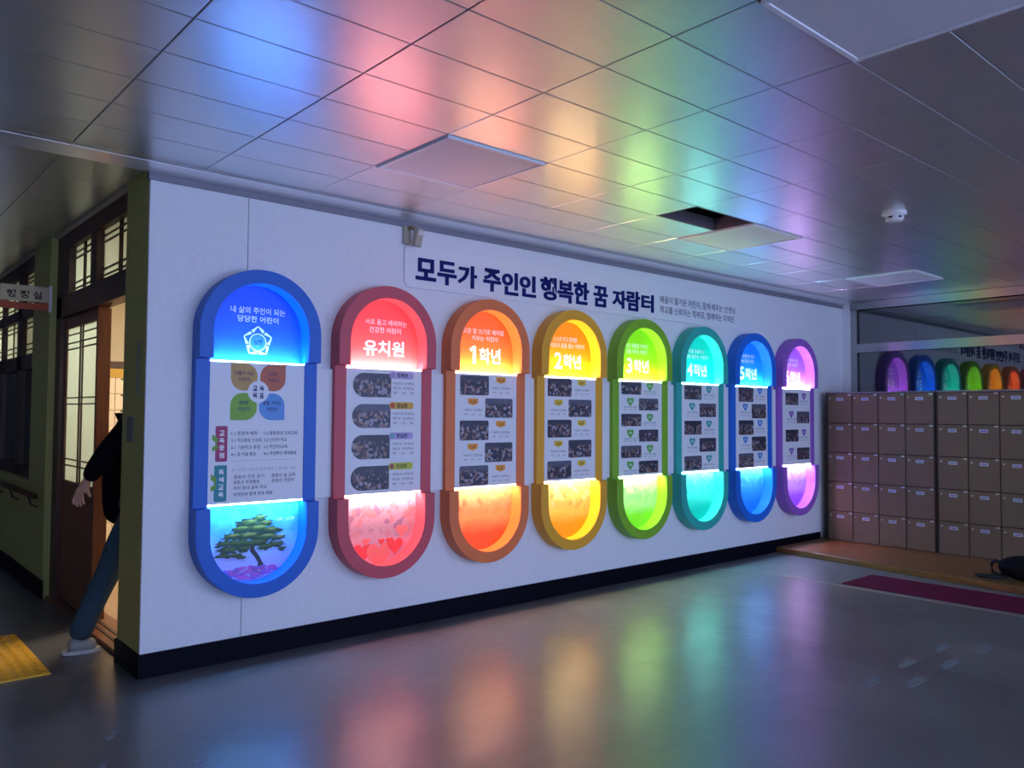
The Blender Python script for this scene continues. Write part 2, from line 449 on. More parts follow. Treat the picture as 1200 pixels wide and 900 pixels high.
struct(MB().box(LEFT-.2, LEFT, BACK, 10, 0, 3.3).build('wall_left_blocker', mat('grey_plaster', (.42, .41, .38), .7)), 'unseen wall added on the left to block and bounce light', 'wall')  # out of view, added to shade the corridor and bounce some fill

# window wall on the right
wr = struct(MB().box(8.2, 8.4, BACK, .02, 0, 1.05).build('wall_right', 'wall'), 'white wall under the dark window behind the lockers', 'wall')
MB().box(8.2, 8.4, -.105, .02, 1.05, 2.92).build('wall_reveal', 'wall', wr)
w1 = struct(MB().box(8.2, 8.27, -.185, -.105, 1.05, 2.875).build('window_1', 'alu'), 'wide dark window with brushed aluminium frame above the lockers', 'window')
MB().box(8.19, 8.28, BACK, -.105, 2.80, 2.895).build('head_rail', 'alu', w1)
MB().box(8.195, 8.275, BACK, -.185, 2.275, 2.38).build('transom_rail', 'alu', w1)
MB().box(8.19, 8.28, BACK, -.185, 1.05, 1.11).build('sill_rail', 'alu', w1)
MB().box(8.235, 8.24, -4.0, -.185, 2.38, 2.80).build('upper_pane', 'glass', w1)
MB().box(8.235, 8.24, -4.0, -.185, 1.11, 2.275).build('lower_pane', 'glass', w1)
MB().box(8.235, 8.24, BACK, -4.06, 1.11, 2.80).build('side_pane', 'glass', w1)
MB().box(8.2, 8.27, -4.06, -4.0, 1.05, 2.875).build('mullion', 'alu', w1)
struct(MB().box(10.5, 10.7, BACK, .2, 0, 3.3).build('wall_blackout', 'outside'), 'added dark wall blocking light beyond the window', 'wall')  # made-up dark box beyond the glass, keeps the panes dark
struct(MB().box(8.4, 10.7, BACK-.2, BACK, 0, 3.3).build('wall_blackout_end', 'outside'), 'added dark end wall blocking light beyond the window', 'wall')
struct(MB().box(8.4, 10.7, .02, .2, 0, 3.3).build('wall_blackout_side', 'outside'), 'added dark side wall blocking light beyond the window', 'wall')

# ceiling: dark plenum slab above, tiles hung below
ceiling = struct(MB().box(LEFT-.2, 10.7, BACK, 10.2, 3.3, 3.4).build('ceiling', 'ceil_dark'), 'suspended ceiling of satin aluminium tiles reflecting the coloured lights', 'ceiling')
GX0, GPX = .245, .69
GY0, GPY = -.202, .349
def light_cells():
    s = {}
    for (i, j) in ((1, 2), (5, 2), (9, 2), (1, 9), (5, 9)):
        s[(i, j)] = s[(i, j+1)] = (i, j)
    return s
LC = light_cells(); HOLE = (4, 3)
TILE = MB().box(.002, GPX-.002, -GPY+.002, -.002, 0, .016).mesh('ceiling_tile', 'ceil')
for i in range(-5, 12):
    for j in range(0, 13):
        if (i, j) in LC or (i, j) == HOLE: continue
        x = GX0+i*GPX; y = GY0-j*GPY
        if x + GPX > XR - .005:
            MB().box(x+.002, XR-.002, y-GPY+.002, y-.002, ZC, ZC+.016).build('ceiling_tile', 'ceil', ceiling, bevel=.0015)
        else:
            o = obj_of(TILE, 'ceiling_tile', ceiling, (x, y, ZC))
            b = o.modifiers.new('bevel', 'BEVEL'); b.width = .0025; b.segments = 1
    x = GX0+i*GPX                                   # cut row by the wall
    MB().box(x+.002, min(x+GPX, XR)-.002, GY0+.002, -.133, ZC, ZC+.016).build('ceiling_tile', 'ceil', ceiling)
MB().box(LEFT, XR, BACK, GY0-13*GPY, ZC, ZC+.016).build('ceiling_field', 'ceil', ceiling)
for i in range(-5, 0):                              # corridor tiles
    for j in range(0, 12):
        x = GX0+i*GPX; y = .0 + j*.60
        MB().box(x+.002, min(x+GPX, -.0)-.002, y-.01+.002, y+.59-.002, ZC, ZC+.016).build('ceiling_tile', 'ceil', ceiling)
MB().box(LEFT, .0, 7.19, 10, ZC, ZC+.016).build('ceiling_field', 'ceil', ceiling)
MB().box(8.2, 10.7, BACK, .2, 2.92, 2.95).build('blackout_lid', 'outside', ceiling)  # lid of the added dark box beyond the window
# open hatch frame
hx0, hx1 = GX0+4*GPX, GX0+5*GPX; hy1 = GY0-3*GPY; hy0 = hy1-GPY
hf = MB()
hf.box(hx0, hx1, hy1-.012, hy1, ZC, ZC+.09); hf.box(hx0, hx1, hy0, hy0+.012, ZC, ZC+.09)
hf.box(hx0, hx0+.012, hy0, hy1, ZC, ZC+.09); hf.box(hx1-.012, hx1, hy0, hy1, ZC, ZC+.09)
hf.build('hatch_frame', mat('hatch_steel', (.16, .13, .15), .5, metal=.3), ceiling)
MB().box(hx0-.3, hx1+.3, hy0+.10, hy0+.14, ZC+.12, ZC+.16).build('hanger_rail', mat('rusty_rail', (.20, .08, .06), .6), ceiling)

# ceiling light panels (switched off)
names = {(1, 2): 'flat square ceiling light panel, switched off, above the red display',
         (5, 2): 'flat ceiling light panel, switched off, beside the open ceiling hatch',
         (9, 2): 'flat ceiling light panel, switched off, closest to the window wall',
         (1, 9): 'large near ceiling light panel, switched off, cut by the top edge',
         (5, 9): 'ceiling light panel out of the frame at the right'}
for (i, j), lab in names.items():
    if (i, j) == (5, 9): continue
    x0 = GX0+i*GPX; y1 = GY0-j*GPY; y0 = y1-2*GPY; x1 = x0+GPX
    t = thing('ceiling_light', lab, 'ceiling light', ((x0+x1)/2, (y0+y1)/2, ZC), 'square ceiling light panels')
    w, d = GPX/2-.008, GPY-.008; fr = .022
    f = MB(); f.box(-w, w, -d, -d+fr, -.014, .05); f.box(-w, w, d-fr, d, -.014, .05)
    f.box(-w, -w+fr, -d+fr, d-fr, -.014, .05); f.box(w-fr, w, -d+fr, d-fr, -.014, .05)
    f.build('frame', 'lframe', t, bevel=.003)
    MB().box(-w+fr, w-fr, -d+fr, d-fr, -.008, .03).build('diffuser', 'diffuser', t)
for cell in ((5, 9), (5, 10)):
    obj_of(TILE, 'ceiling_tile', ceiling, (GX0+cell[0]*GPX, GY0-cell[1]*GPY, ZC))

# smoke detector
t = thing('smoke_detector', 'small round white smoke detector on the ceiling tiles', 'smoke detector', (4.136, -2.408, ZC))
MB().lathe([(.078, 0), (.078, -.018), (.07, -.026)]).build('base', 'white_pl', t, smooth=False)
MB().lathe([(.058, -.026), (.060, -.05), (.048, -.062), (.03, -.066)]).build('head', 'white_pl', t)
for k in range(6):
    a = k*PI/3; MB().box(-.012, .012, -.003, .003, -.046, -.034).build('vent_slot', 'ink', t, (.0595*math.cos(a), .0595*math.sin(a), 0)).rotation_euler = (0, 0, a+PI/2)

# ------------------------------------------------------------------ header sign
def rrect(x0, x1, z0, z1, r, n=6):
    p = []
    for cx, cz, a0 in ((x1-r, z0+r, -PI/2), (x1-r, z1-r, 0), (x0+r, z1-r, PI/2), (x0+r, z0+r, PI)):
        for k in range(n+1):
            a = a0+k*PI/2/n; p.append((cx+r*math.cos(a), cz+r*math.sin(a)))
    return p
HX, HZ = 3.8, 2.40
hs = thing('header_sign', 'white rounded header board with raised navy Korean lettering over the displays', 'sign', (HX, 0, HZ))
MB().prism_xz(rrect(1.729-HX, 5.885-HX, 2.403-HZ, 2.715-HZ, .05), -.014, 0).build('board', 'white', hs, bevel=.002)
# each raised letter: left, right, bottom, top on the wall in metres
LET = [('모', 1.823, 1.999, 2.465, 2.625), ('두', 2.014, 2.187, 2.451, 2.629), ('가', 2.201, 2.383, 2.452, 2.623), ('주', 2.448, 2.623, 2.450, 2.627),
       ('인', 2.638, 2.805, 2.442, 2.623), ('인', 2.823, 2.997, 2.446, 2.620), ('행', 3.051, 3.234, 2.443, 2.634), ('복', 3.250, 3.429, 2.440, 2.625),
       ('한', 3.443, 3.622, 2.444, 2.637), ('꿈', 3.687, 3.863, 2.445, 2.627), ('자', 3.930, 4.115, 2.457, 2.619), ('람', 4.127, 4.306, 2.449, 2.631),
       ('터', 4.330, 4.503, 2.456, 2.621)]
for ch, a, b, zb, zt in LET:
    fit_text(ch, a-HX, b-HX, zb-HZ, zt-HZ, -.024, 'navy', hs, 'raised_letter', bold=.030, depth=.010)
def fit_words(body, x0, x1, z0, z1, y, m, parent, name, bold):
    n = sum(.92 if c not in ' ,' else .28 for c in body); x = x0
    for wd in body.split(' '):
        w = sum(.92 if c != ',' else .28 for c in wd)*(x1-x0)/n
        fit_text(wd, x, x+w-.006, z0-(.008 if ',' in wd else 0), z1, y, m, parent, name, bold=bold); x += w+.28*(x1-x0)/n
fit_words('배움이 즐거운 어린이, 함께 배우는 선생님', 4.604-HX, 5.85-HX, 2.562-HZ, 2.632-HZ, -.0155, 'navy_ink', hs, 'small_lettering', .008)
fit_words('학교를 신뢰하는 학부모, 함께하는 지역민', 4.604-HX, 5.833-HX, 2.466-HZ, 2.536-HZ, -.0155, 'navy_ink', hs, 'small_lettering', .008)

# motion detector on a bracket
t = thing('motion_detector', 'yellowed motion detector on a bracket above the header sign', 'detector', (1.76, 0, 2.72))
MB().box(-.045, .01, -.03, 0, -.01, .115).build('wall_plate', 'beige_pl', t, bevel=.006)
MB().tube([(-.01, -.02, .10), (.0, -.055, .105), (.02, -.075, .085)], .017, 8).build('bracket', 'beige_dk', t)
hd = MB().box(-.033, .033, -.022, .022, -.07, .06).build('sensor_head', 'beige_pl', t, (.025, -.095, .035), bevel=.008)
hd.rotation_euler = (.22, 0, .25)
MB().box(-.022, .022, -.0245, -.02, .012, .045).build('lens', 'white_pl', hd)

# white backing board between the displays
MB().box(.60, 7.05, -.03, 0, .945, 1.79).build('backing_board', 'duct', wall, bevel=.004)

# ------------------------------------------------------------------ the eight displays
W2, FT = .388, .085
ZA, ZB, ZT = 1.439, .557, 1.993
DC, DM = .12, .065
PB = .379
def arch(r, zs, n=28):
    """half-stadium outline from (r,zs) over the top to (-r,zs)"""
    zc = ZT-W2
    return [(r, zs)] + [(r*math.cos(PI*k/n), zc+r*math.sin(PI*k/n)) for k in range(n+1)] + [(-r, zs)]
def lower(p):          # mirror an upper outline to the lower cap: ZA->ZB, ZT->0
    return [(x, max(0.0, ZB-(z-ZA))) for x, z in p]

LED = dict(blue=(.12, .45, 1.0), red=(1.0, .42, .42), orange=(1.0, .56, .32), yellow=(1.0, .74, .30), green=(.66, 1.0, .32),
           teal=(.28, 1.0, .88), azure=(.24, .58, 1.0), purple=(.78, .52, 1.0))
WHITEPLATE = M['white']
PHOTO = [photo_mat('group_photo_a', (.04, .04, .07), 1), photo_mat('group_photo_b', (.10, .10, .15), 5), photo_mat('group_photo_c', (.02, .025, .05), 11)]

def heart(cx, cz, s, n=20):
    p = []
    for k in range(n):
        t = 2*PI*k/n
        x = 16*math.sin(t)**3; z = 13*math.cos(t)-5*math.cos(2*t)-2*math.cos(3*t)-math.cos(4*t)
        p.append((cx-x*s/16, cz+z*s/16))
    return p
def circ(cx, cz, r, n=20): return [(cx+r*math.cos(2*PI*k/n), cz+r*math.sin(2*PI*k/n)) for k in range(n)]

def display(i, key, frame, plate, label, slogan, title, pic, rows, badge_col):
    xc = .643+i*.9066
    fm = mat(key+'_frame_paint', frame, .45)
    pm = mat(key+'_arch_panel', plate, .45)
    LEDM = emit_mat(key+'_led_light', LED[key], LED_STRENGTH)
    EDGEM = emit_mat(key+'_edge_glow', [.2+.8*c for c in LED[key]], 36.0)
    t = thing('wall_display', label, 'display board', (xc, 0, PB), 'capsule wall displays')
    up_o, up_i = arch(W2, ZA), arch(W2-FT, ZA)
    MB().ring_xz(up_o, up_i, -DC, 0).build('top_cap', fm, t, bevel=.003)
    MB().ring_xz(lower(up_o), lower(up_i), -DC, 0).build('bottom_cap', fm, t, bevel=.003)
    for s in (-1, 1):
        a, b = (W2-FT)*s, W2*s
        MB().box(a, b, -DM, 0, ZB+.0005, ZA-.0005).build('side_rail', fm, t, bevel=.002)
    ap = MB().prism_xz(arch(W2-FT-.0005, ZA-.02), -.006, -.001).build('arch_panel', pm, t)
    bpn = MB().prism_xz(lower(arch(W2-FT-.0005, ZA-.02))[::-1], -.006, -.001).build('picture_panel', pic, t)
    iw = W2-FT-.0008
    nb = MB().box(-iw, iw, -DM+.004, -.012, ZB+.016, ZA-.016).build('notice_board', 'white', t, bevel=.0015)
    for zz, ze in (((ZA-.0155, ZA-.0135), (ZA-.0155, ZA-.0075)), ((ZB+.0135, ZB+.0155), (ZB+.0075, ZB+.0155))):
        MB().box(-iw+.002, iw-.002, -.0515, -.0395, *zz).build('led_strip', LEDM, t)
        MB().box(-iw+.001, iw-.001, -DM+.0045, -.0555, *ze).build('light_edge', EDGEM, t)
        MB().box(-iw, iw, -.039, -.012, *zz).build('led_ledge', 'white', t)
    Y = -.0070
    if slogan:
        (a, x0, x1), (b, x2, x3) = slogan
        fit_text(a, x0, x1, 1.732, 1.774, Y, 'white_ink', ap, 'slogan_lettering', bold=.012)
        fit_text(b, x2, x3, 1.679, 1.720, Y, 'white_ink', ap, 'slogan_lettering', bold=.012)
    if title:
        if title[0].isdigit():
            if title[0] == '1':
                MB().prism_xz([(-.098, 1.502), (-.066, 1.502), (-.066, 1.640), (-.094, 1.640), (-.130, 1.617), (-.121, 1.592), (-.098, 1.604)], Y, Y+.0008).build('grade_number', 'white_ink', ap)
            else: fit_text(title[0], -.140, -.050, 1.502, 1.640, Y, 'white_ink', ap, 'grade_number', bold=.02, keep=True)
            fit_text(title[1:], -.036, .180, 1.508, 1.630, Y, 'white_ink', ap, 'grade_lettering', bold=.028)
        else:
            fit_text(title, -.143, .188, 1.518, 1.628, Y, 'white_ink', ap, 'grade_lettering', bold=.03)
    yb = -DM+.004-.0012
    if rows and key != 'red':
        n, z0, pitch, h, xoff = rows
        bm_ = mat(key+'_badge', badge_col, .5)
        for k in range(n):
            L_ = (k % 2 == 0); zt = z0-k*pitch
            px0 = (-.258 if L_ else -.016)+xoff; px1 = px0+.276
            ph = MB().prism_xz(rrect(px0, px1, zt-h, zt, .012, 3), yb, yb+.0012).build('class_photo', PHOTO[k % 3], nb)
            cx = (.14 if L_ else -.135)+xoff
            bz = zt-.004
            if key in ('orange', 'yellow'):
                sh = [(cx-.047, bz), (cx-.047, bz-.035), (cx, bz-.052), (cx+.047, bz-.035), (cx+.047, bz)]
            else:
                sh = heart(cx, bz-.026, .046)
            bd = MB().prism_xz(sh, yb-.001, yb+.001).build('class_badge', bm_, nb)
            fit_text('%s-%d' % (title[0], k+1), cx-.022, cx+.022, bz-.036, bz-.012, yb-.0016, 'ink' if key in ('orange', 'yellow') else 'white_ink', nb, 'badge_lettering', bold=.02, res=2)
            fit_text('어린이 선생님', cx-.088, cx+.088, bz-.095 if h > .12 else bz-.085, bz-.077 if h > .12 else bz-.069, yb-.0004, 'navy_ink', nb, 'caption_lettering', res=2)
            fit_text('학 · 년 · 반', cx-.083, cx+.083, bz-.126 if h > .12 else bz-.105, bz-.112 if h > .12 else bz-.093, yb-.0004, 'grey_ink', nb, 'caption_lettering', res=2)
    return t, ap, bpn, nb, yb

def pic(key, low, mid, top, s1, s2, zm=.45): return picture_mat(key+'_picture', low, mid, top, (s1, s2), zm)

D = {}
D['blue'] = display(0, 'blue', (.001, .12, .58), (.004, .11, .95),
    'deep blue capsule display with school emblem and pine tree picture, leftmost of the row',
    (('내 삶의 주인이 되는', -.164, .190), ('당당한 어린이', -.12, .145)), None,
    pic('blue', (.45, .42, .75), (.35, .55, .92), (.02, .35, .85), (.05, .4, .85), (.08, .45, .9), .45), None, None)
D['red'] = display(1, 'red', (.60, .075, .10), (.95, .12, .11),
    'coral red capsule display for the kindergarten with hearts at its foot',
    (('서로 돕고 배려하는', -.131, .209), ('건강한 어린이', -.099, .159)), '유치원',
    pic('red', (.80, .30, .33), (.60, .34, .38), (.34, .25, .28), (.07, .06, .14), (.42, .13, .10), .35), (4, 1.393, .211, .165, 0), None)
D['orange'] = display(2, 'orange', (.80, .19, .05), (1.0, .22, .03),
    'orange capsule display for the first grade',
    (('고운 말 쓰기로 배려를', -.192, .212), ('키우는 어린이', -.108, .15)), '1학년',
    pic('orange', (.95, .13, .02), (.95, .35, .10), (.42, .18, .08), (.15, .06, .04), (.38, .24, .15), .5), (5, 1.409, .1695, .148, 0), (.85, .33, .03))
D['yellow'] = display(3, 'yellow', (.80, .39, .02), (1.0, .40, .0),
    'amber yellow capsule display for the second grade',
    (('스스로 하고 함께를', -.15, .13), ('서로의 꿈을 돕는 어린이', -.19, .215)), '2학년',
    pic('yellow', (.95, .42, .0), (.95, .58, .10), (.40, .30, .10), (.10, .08, .05), (.42, .40, .30), .45), (5, 1.415, .1695, .146, -.008), (.75, .50, .03))
D['green'] = display(4, 'green', (.22, .47, .02), (.36, .80, .01),
    'lime green capsule display for the third grade',
    (('서로 배움을 키우고', -.16, .17), ('꿈을 키우는 어린이', -.14, .15)), '3학년',
    pic('green', (.30, .80, .03), (.50, .82, .35), (.20, .36, .23), (.07, .16, .16), (.38, .44, .36), .45), (6, 1.414, .1425, .110, -.012), (.09, .42, .05))
D['teal'] = display(5, 'teal', (.03, .43, .37), (.0, .68, .56),
    'turquoise capsule display for the fourth grade',
    (('모두를 존중하고', -.16, .14), ('함께 배우는 어린이', -.17, .20)), '4학년',
    pic('teal', (.0, .62, .50), (.08, .72, .62), (.10, .40, .42), (.22, .55, .50), (.03, .25, .30), .45), (5, 1.409, .171, .135, -.002), (.03, .36, .36))
D['azure'] = display(6, 'azure', (.008, .15, .66), (.01, .28, .92),
    'azure blue capsule display for the fifth grade, second from the lockers',
    (('서로 존중하며 배우', -.16, .14), ('고 사는 즐거운 어린이', -.15, .13)), '5학년',
    pic('azure', (.02, .30, .90), (.05, .36, .92), (.08, .32, .68), (.22, .42, .70), (.03, .18, .45), .5), (5, 1.417, .173, .152, .012), (.02, .22, .65))
D['purple'] = display(7, 'purple', (.34, .12, .56), (.50, .20, .86),
    'purple capsule display for the sixth grade, closest to the lockers',
    (('꿈과 배움이 있는', -.13, .14), ('당당한 어린이', -.14, .13)), '6학년',
    pic('purple', (.40, .13, .80), (.55, .32, .85), (.27, .22, .44), (.10, .08, .24), (.40, .36, .55), .45), (4, 1.378, .206, .135, .022), (.22, .08, .45))

# --- blue display: emblem, notice board graphics, pine tree picture
t, ap, bpn, nb, yb = D['blue']
YE = -.0072
pent = [(0.012+.098*math.sin(2*PI*k/5), 1.562+.098*math.cos(2*PI*k/5)) for k in range(5)]
for k in range(5):
    a = Vector(pent[k]); b = Vector(pent[(k+1) % 5]); d = (b-a); n = Vector((d.y, -d.x)).normalized()
    c0 = Vector((.012, 1.562))
    if n.dot(c0-a) < 0: n = -n
    for f0, f1 in ((.03, .46), (.54, .97)):
        p, q = a+d*f0, a+d*f1
        w0, w1 = (.006, .020) if f0 < .3 else (.020, .006)
        MB().prism_xz([tuple(p), tuple(q), tuple(q+n*w1), tuple(p+n*w0)], YE, YE+.001).build('emblem_bar', 'white_ink', ap)
def ringmesh(cx, cz, r1, r0, n=30):
    b = MB(); b.ring_xz([(cx+r1*math.cos(2*PI*k/n), cz+r1*math.sin(2*PI*k/n)) for k in range(n+1)],
                        [(cx+r0*math.cos(2*PI*k/n), cz+r0*math.sin(2*PI*k/n)) for k in range(n+1)], YE, YE+.001); return b
EMB = mat('emblem_pale_blue', (.06, .30, .80), .5)
ringmesh(.012, 1.556, .056, .050).build('emblem_ring', 'white_ink', ap)
ringmesh(.012, 1.556, .045, .036).build('emblem_ring', EMB, ap)
MB().prism_xz(circ(.012, 1.556, .032), YE, YE+.001).build('emblem_disc', EMB, ap)
fit_text('심천', -.014, .038, 1.540, 1.574, YE-.0006, 'navy', ap, 'emblem_lettering', bold=.02)

def petal(cx, cz, r, corner):
    """square leaf with three rounded corners; corner=(sx,sz) is the pointed one"""
    p = []
    for sx, sz, a0 in ((1, -1, -PI/2), (1, 1, 0), (-1, 1, PI/2), (-1, -1, PI)):
        if (sx, sz) == corner: p.append((cx+sx*r, cz+sz*r)); continue
        rr = r*.92
        for k in range(8):
            a = a0+k*PI/2/7; p.append((cx+sx*(r-rr)+rr*math.cos(a), cz+sz*(r-rr)+rr*math.sin(a)))
    return p
PET = [((-.093, 1.336), (-1, 1), (.55, .33, .10), '더불어 사는', '어린이'), ((.091, 1.336), (1, 1), (.55, .14, .07), '건강한', '어린이'),
       ((-.094, 1.156), (-1, -1), (.22, .45, .04), '행복한', '어린이'), ((.087, 1.156), (1, -1), (.12, .33, .72), '꿈을 가꾸는', '어린이')]
for (cx, cz), cr, col, a, b in PET:
    MB().prism_xz(petal(cx, cz, .083, cr), yb, yb+.001).build('petal_print', mat('petal_%d' % int(cx*1000+cz*1e4), col, .5), nb)
    hw = .010*len(a)
    fit_text(a, cx-hw, cx+hw, cz+.006+.004, cz+.032+.004, yb-.0006, 'navy_ink', nb, 'petal_lettering', bold=.015, res=2)
    fit_text(b, cx-.036, cx+.036, cz-.032+.004, cz-.006+.004, yb-.0006, 'navy_ink', nb, 'petal_lettering', bold=.015, res=2)
MB().prism_xz(circ(-.003, 1.247, .067, 28), yb-.0012, yb).build('centre_disc', mat('centre_disc_white', (.85, .85, .88), .5), nb)
for ch, x, z in (('교', -.025, 1.268), ('육', .018, 1.268), ('목', -.025, 1.224), ('표', .018, 1.224)):
    fit_text(ch, x-.014, x+.014, z-.016, z+.016, yb-.0022, 'navy', nb, 'centre_lettering', bold=.03, res=2)
TABS = [('교육중점', 1.038, .826, (.38, .03, .13), -.262, -.190), ('특색교육', .805, .589, (.02, .25, .29), -.266, -.190)]
LEAF = mat('leaf_print_green', (.16, .38, .03), .5)
for txt, zt, zb, col, x0, x1 in TABS:
    MB().prism_xz(rrect(x0, x1, zb, zt, .008, 3), yb, yb+.001).build('section_tab', mat('tab_'+str(int(zt*1000)), col, .5), nb)
    for k, ch in enumerate(txt):
        z = zt-.042-k*.044
        fit_text(ch, x1-.05, x1-.018, z-.016, z+.016, yb-.0006, 'white_ink', nb, 'tab_lettering', bold=.02, res=2)
    zm = (zt+zb)/2
    for s, hh in ((1, .05), (-1, .04)):
        MB().prism_xz([(x0+.012, zm+s*.0), (x0+.014, zm+s*hh*.7), (x0-.018, zm+s*hh*1.15), (x0-.02, zm+s*hh*.5)][::1 if s > 0 else -1], yb-.0006, yb).build('leaf_print', LEAF, nb)
ROW = [(.994, '1-1 존중과 배려', '1-2 활동중심 인성교육', .16, .22), (.952, '2-1 학교활동 인성화', '2-2 건강한 학교', .19, .15),
       (.909, '3-1 기본학교 중점', '3-2 주인의식교육', .18, .155), (.868, '4-1 꿈 키움 활동', '4-2 학생주인 행복활동', .155, .215)]
for z, a, b, wa, wb in ROW:
    fit_text(a, -.167, -.167+wa, z-.0115, z+.0115, yb-.0004, 'navy_ink', nb, 'line_lettering', bold=.006, res=2)
    fit_text(b, .039, .039+wb, z-.0115, z+.0115, yb-.0004, 'navy_ink', nb, 'line_lettering', bold=.006, res=2)
MB().box(-.167, .255, yb-.0003, yb+.0005, .827, .829).build('rule_line', 'pale_ink', nb)
fit_text('꿈 가꾸는 교육과 함께 배우고 즐거운 사람', -.16, .25, .764, .784, yb-.0004, 'pale_ink', nb, 'line_lettering', res=2)
for z, x0, x1, a in ((.731, -.162, .042, '· 꿈동산 건강 걷기'), (.731, .078, .250, '· 꿈동산 숲 교육'), (.699, -.162, .015, '· 꿈동산 학생활동'), (.699, .078, .240, '· 꿈동산 지킴이'),
                     (.664, -.162, .062, '· 우리 동네 골목 학교'), (.626, -.162, .10, '· 지역민과 함께 목표 배움')):
    fit_text(a, x0, x1, z-.0115, z+.0115, yb-.0004, 'navy_ink', nb, 'line_lettering', bold=.006, res=2)

# pine tree print
YP = -.0068
TR = mat('print_trunk', (.03, .022, .025), .5)
FOL = [mat('print_pine_dark', (.022, .050, .022), .5), mat('print_pine_mid', (.085, .130, .030), .5), mat('print_pine_light', (.30, .30, .07), .5)]
PNK = [mat('print_azalea_pink', (.55, .10, .38), .5), mat('print_azalea_violet', (.28, .10, .42), .5), mat('print_azalea_pale', (.62, .45, .72), .5)]
MB().prism_xz([(.03, .165), (.085, .165), (.062, .20), (.045, .235), (.015, .275), (.01, .33), (-.014, .33), (-.012, .265), (.02, .225), (.04, .19)], YP, YP+.0008).build('trunk_print', TR, bpn)
random.seed(21)
def blob(cx, cz, rx, rz, m, y, n=26, jit=.42):
    p = []
    for k in range(n):
        a = 2*PI*k/n; j = 1+random.uniform(-jit, jit); p.append((cx+rx*j*math.cos(a), cz+rz*j*math.sin(a)))
    return MB().prism_xz(p, y, y+.0006).build('foliage_print', m, bpn)
CL = [(.04, .465, .055, .022), (-.02, .44, .07, .024), (.075, .43, .06, .022), (-.075, .405, .07, .024), (.03, .40, .08, .026), (.12, .385, .065, .022),
      (-.13, .365, .07, .022), (-.03, .36, .085, .026), (.09, .345, .08, .024), (-.175, .325, .05, .018), (-.085, .32, .075, .024), (.165, .335, .05, .018),
      (.02, .315, .08, .022), (.15, .295, .065, .020), (-.15, .285, .065, .019), (-.055, .285, .05, .018), (.195, .265, .03, .012), (.075, .285, .05, .016),
      (-.19, .255, .035, .013), (-.11, .25, .05, .015), (-.07, .235, .03, .010)]
for k, (x, z, rx, rz) in enumerate(CL):
    blob(x, z, rx, rz, FOL[0], YP-.0008-.00002*k)
    blob(x+.008, z+rz*.35, rx*.72, rz*.5, FOL[1], YP-.0016-.00002*k)
    blob(x+.012, z+rz*.55, rx*.45, rz*.28, FOL[2] if z > .33 else FOL[1], YP-.0024-.00002*k)
for k in range(110):
    x = random.uniform(-.19, .20); top = .175-.02*abs(x)*3; zlo = max(.10, .085+abs(x+.0)**2*2.2)
    z = random.uniform(min(zlo, top-.01), top)
    if (x**2+(z-.388)**2)**.5 > .29: continue
    MB().prism_xz([(x+random.uniform(.012, .024)*math.cos(a), z+random.uniform(.006, .012)*math.sin(a)) for a in [2*PI*q/9 for q in range(9)]],
                  YP-.0005-.00003*k, YP).build('flower_print', PNK[(k+(1 if x > .06 else 0)) % 3 if x > .03 else k % 2], bpn)
fit_text('· 교목 : 소나무', .145, .276, .438, .460, YP, 'white_ink', bpn, 'caption_lettering', bold=.01)

# --- red display: rounded photographs, tag pills, hearts
t, ap, bpn, nb, yb = D['red']
PILL = [((.52, .42, .66), '행복반'), ((.70, .42, .05), '꿈님반'), ((.50, .40, .72), '한님반'), ((.60, .60, .06), '인성반')]
for k, (col, nm) in enumerate(PILL):
    zt = 1.393-k*.2105; h = .163; x0, x1 = -.252-.003*k, .048-.003*k; r = h/2
    p = [(x1, zt-h), (x1, zt)] + [(x0+r+r*math.cos(PI/2+PI*q/14), zt-h/2+r*math.sin(PI/2+PI*q/14)) for q in range(15)]
    MB().prism_xz(p, yb, yb+.0012).build('class_photo', PHOTO[k % 3], nb)
    MB().prism_xz(rrect(.035, .233, zt-.032, zt+.016, .02), yb-.0012, yb).build('class_pill', mat('pill_%d' % k, col, .5), nb)
    MB().prism_xz(circ(.06, zt-.008, .018, 12), yb-.002, yb-.001).build('pill_icon', mat('pill_icon_%d' % k, [(.45, .30, .5), (.6, .08, .05), (.15, .45, .40), (.45, .10, .12)][k], .5), nb)
    fit_text(nm, .095, .185, zt-.023, zt+.008, yb-.0018, 'ink', nb, 'pill_lettering', bold=.025, res=2)
    for q, tx in enumerate(('어린이 선생님', '학교 선생님', '학 · 년 · 원')):
        fit_text(tx, .065, .235, zt-.073-q*.033, zt-.055-q*.033, yb-.0004, 'navy_ink' if q < 2 else 'grey_ink', nb, 'caption_lettering', res=2)
HRT = [mat('heart_print_red', (.90, .07, .06), .5), mat('heart_print_coral', (.92, .20, .16), .5)]
for k, (x, z, s) in enumerate(((-.13, .175, .075), (.0, .15, .10), (.13, .20, .065), (.185, .30, .05), (.02, .235, .025), (-.10, .245, .03), (.085, .235, .03))):
    MB().prism_xz(heart(x, z, s), -.0068-.0003*k, -.0060).build('heart_print', HRT[k % 2], bpn)

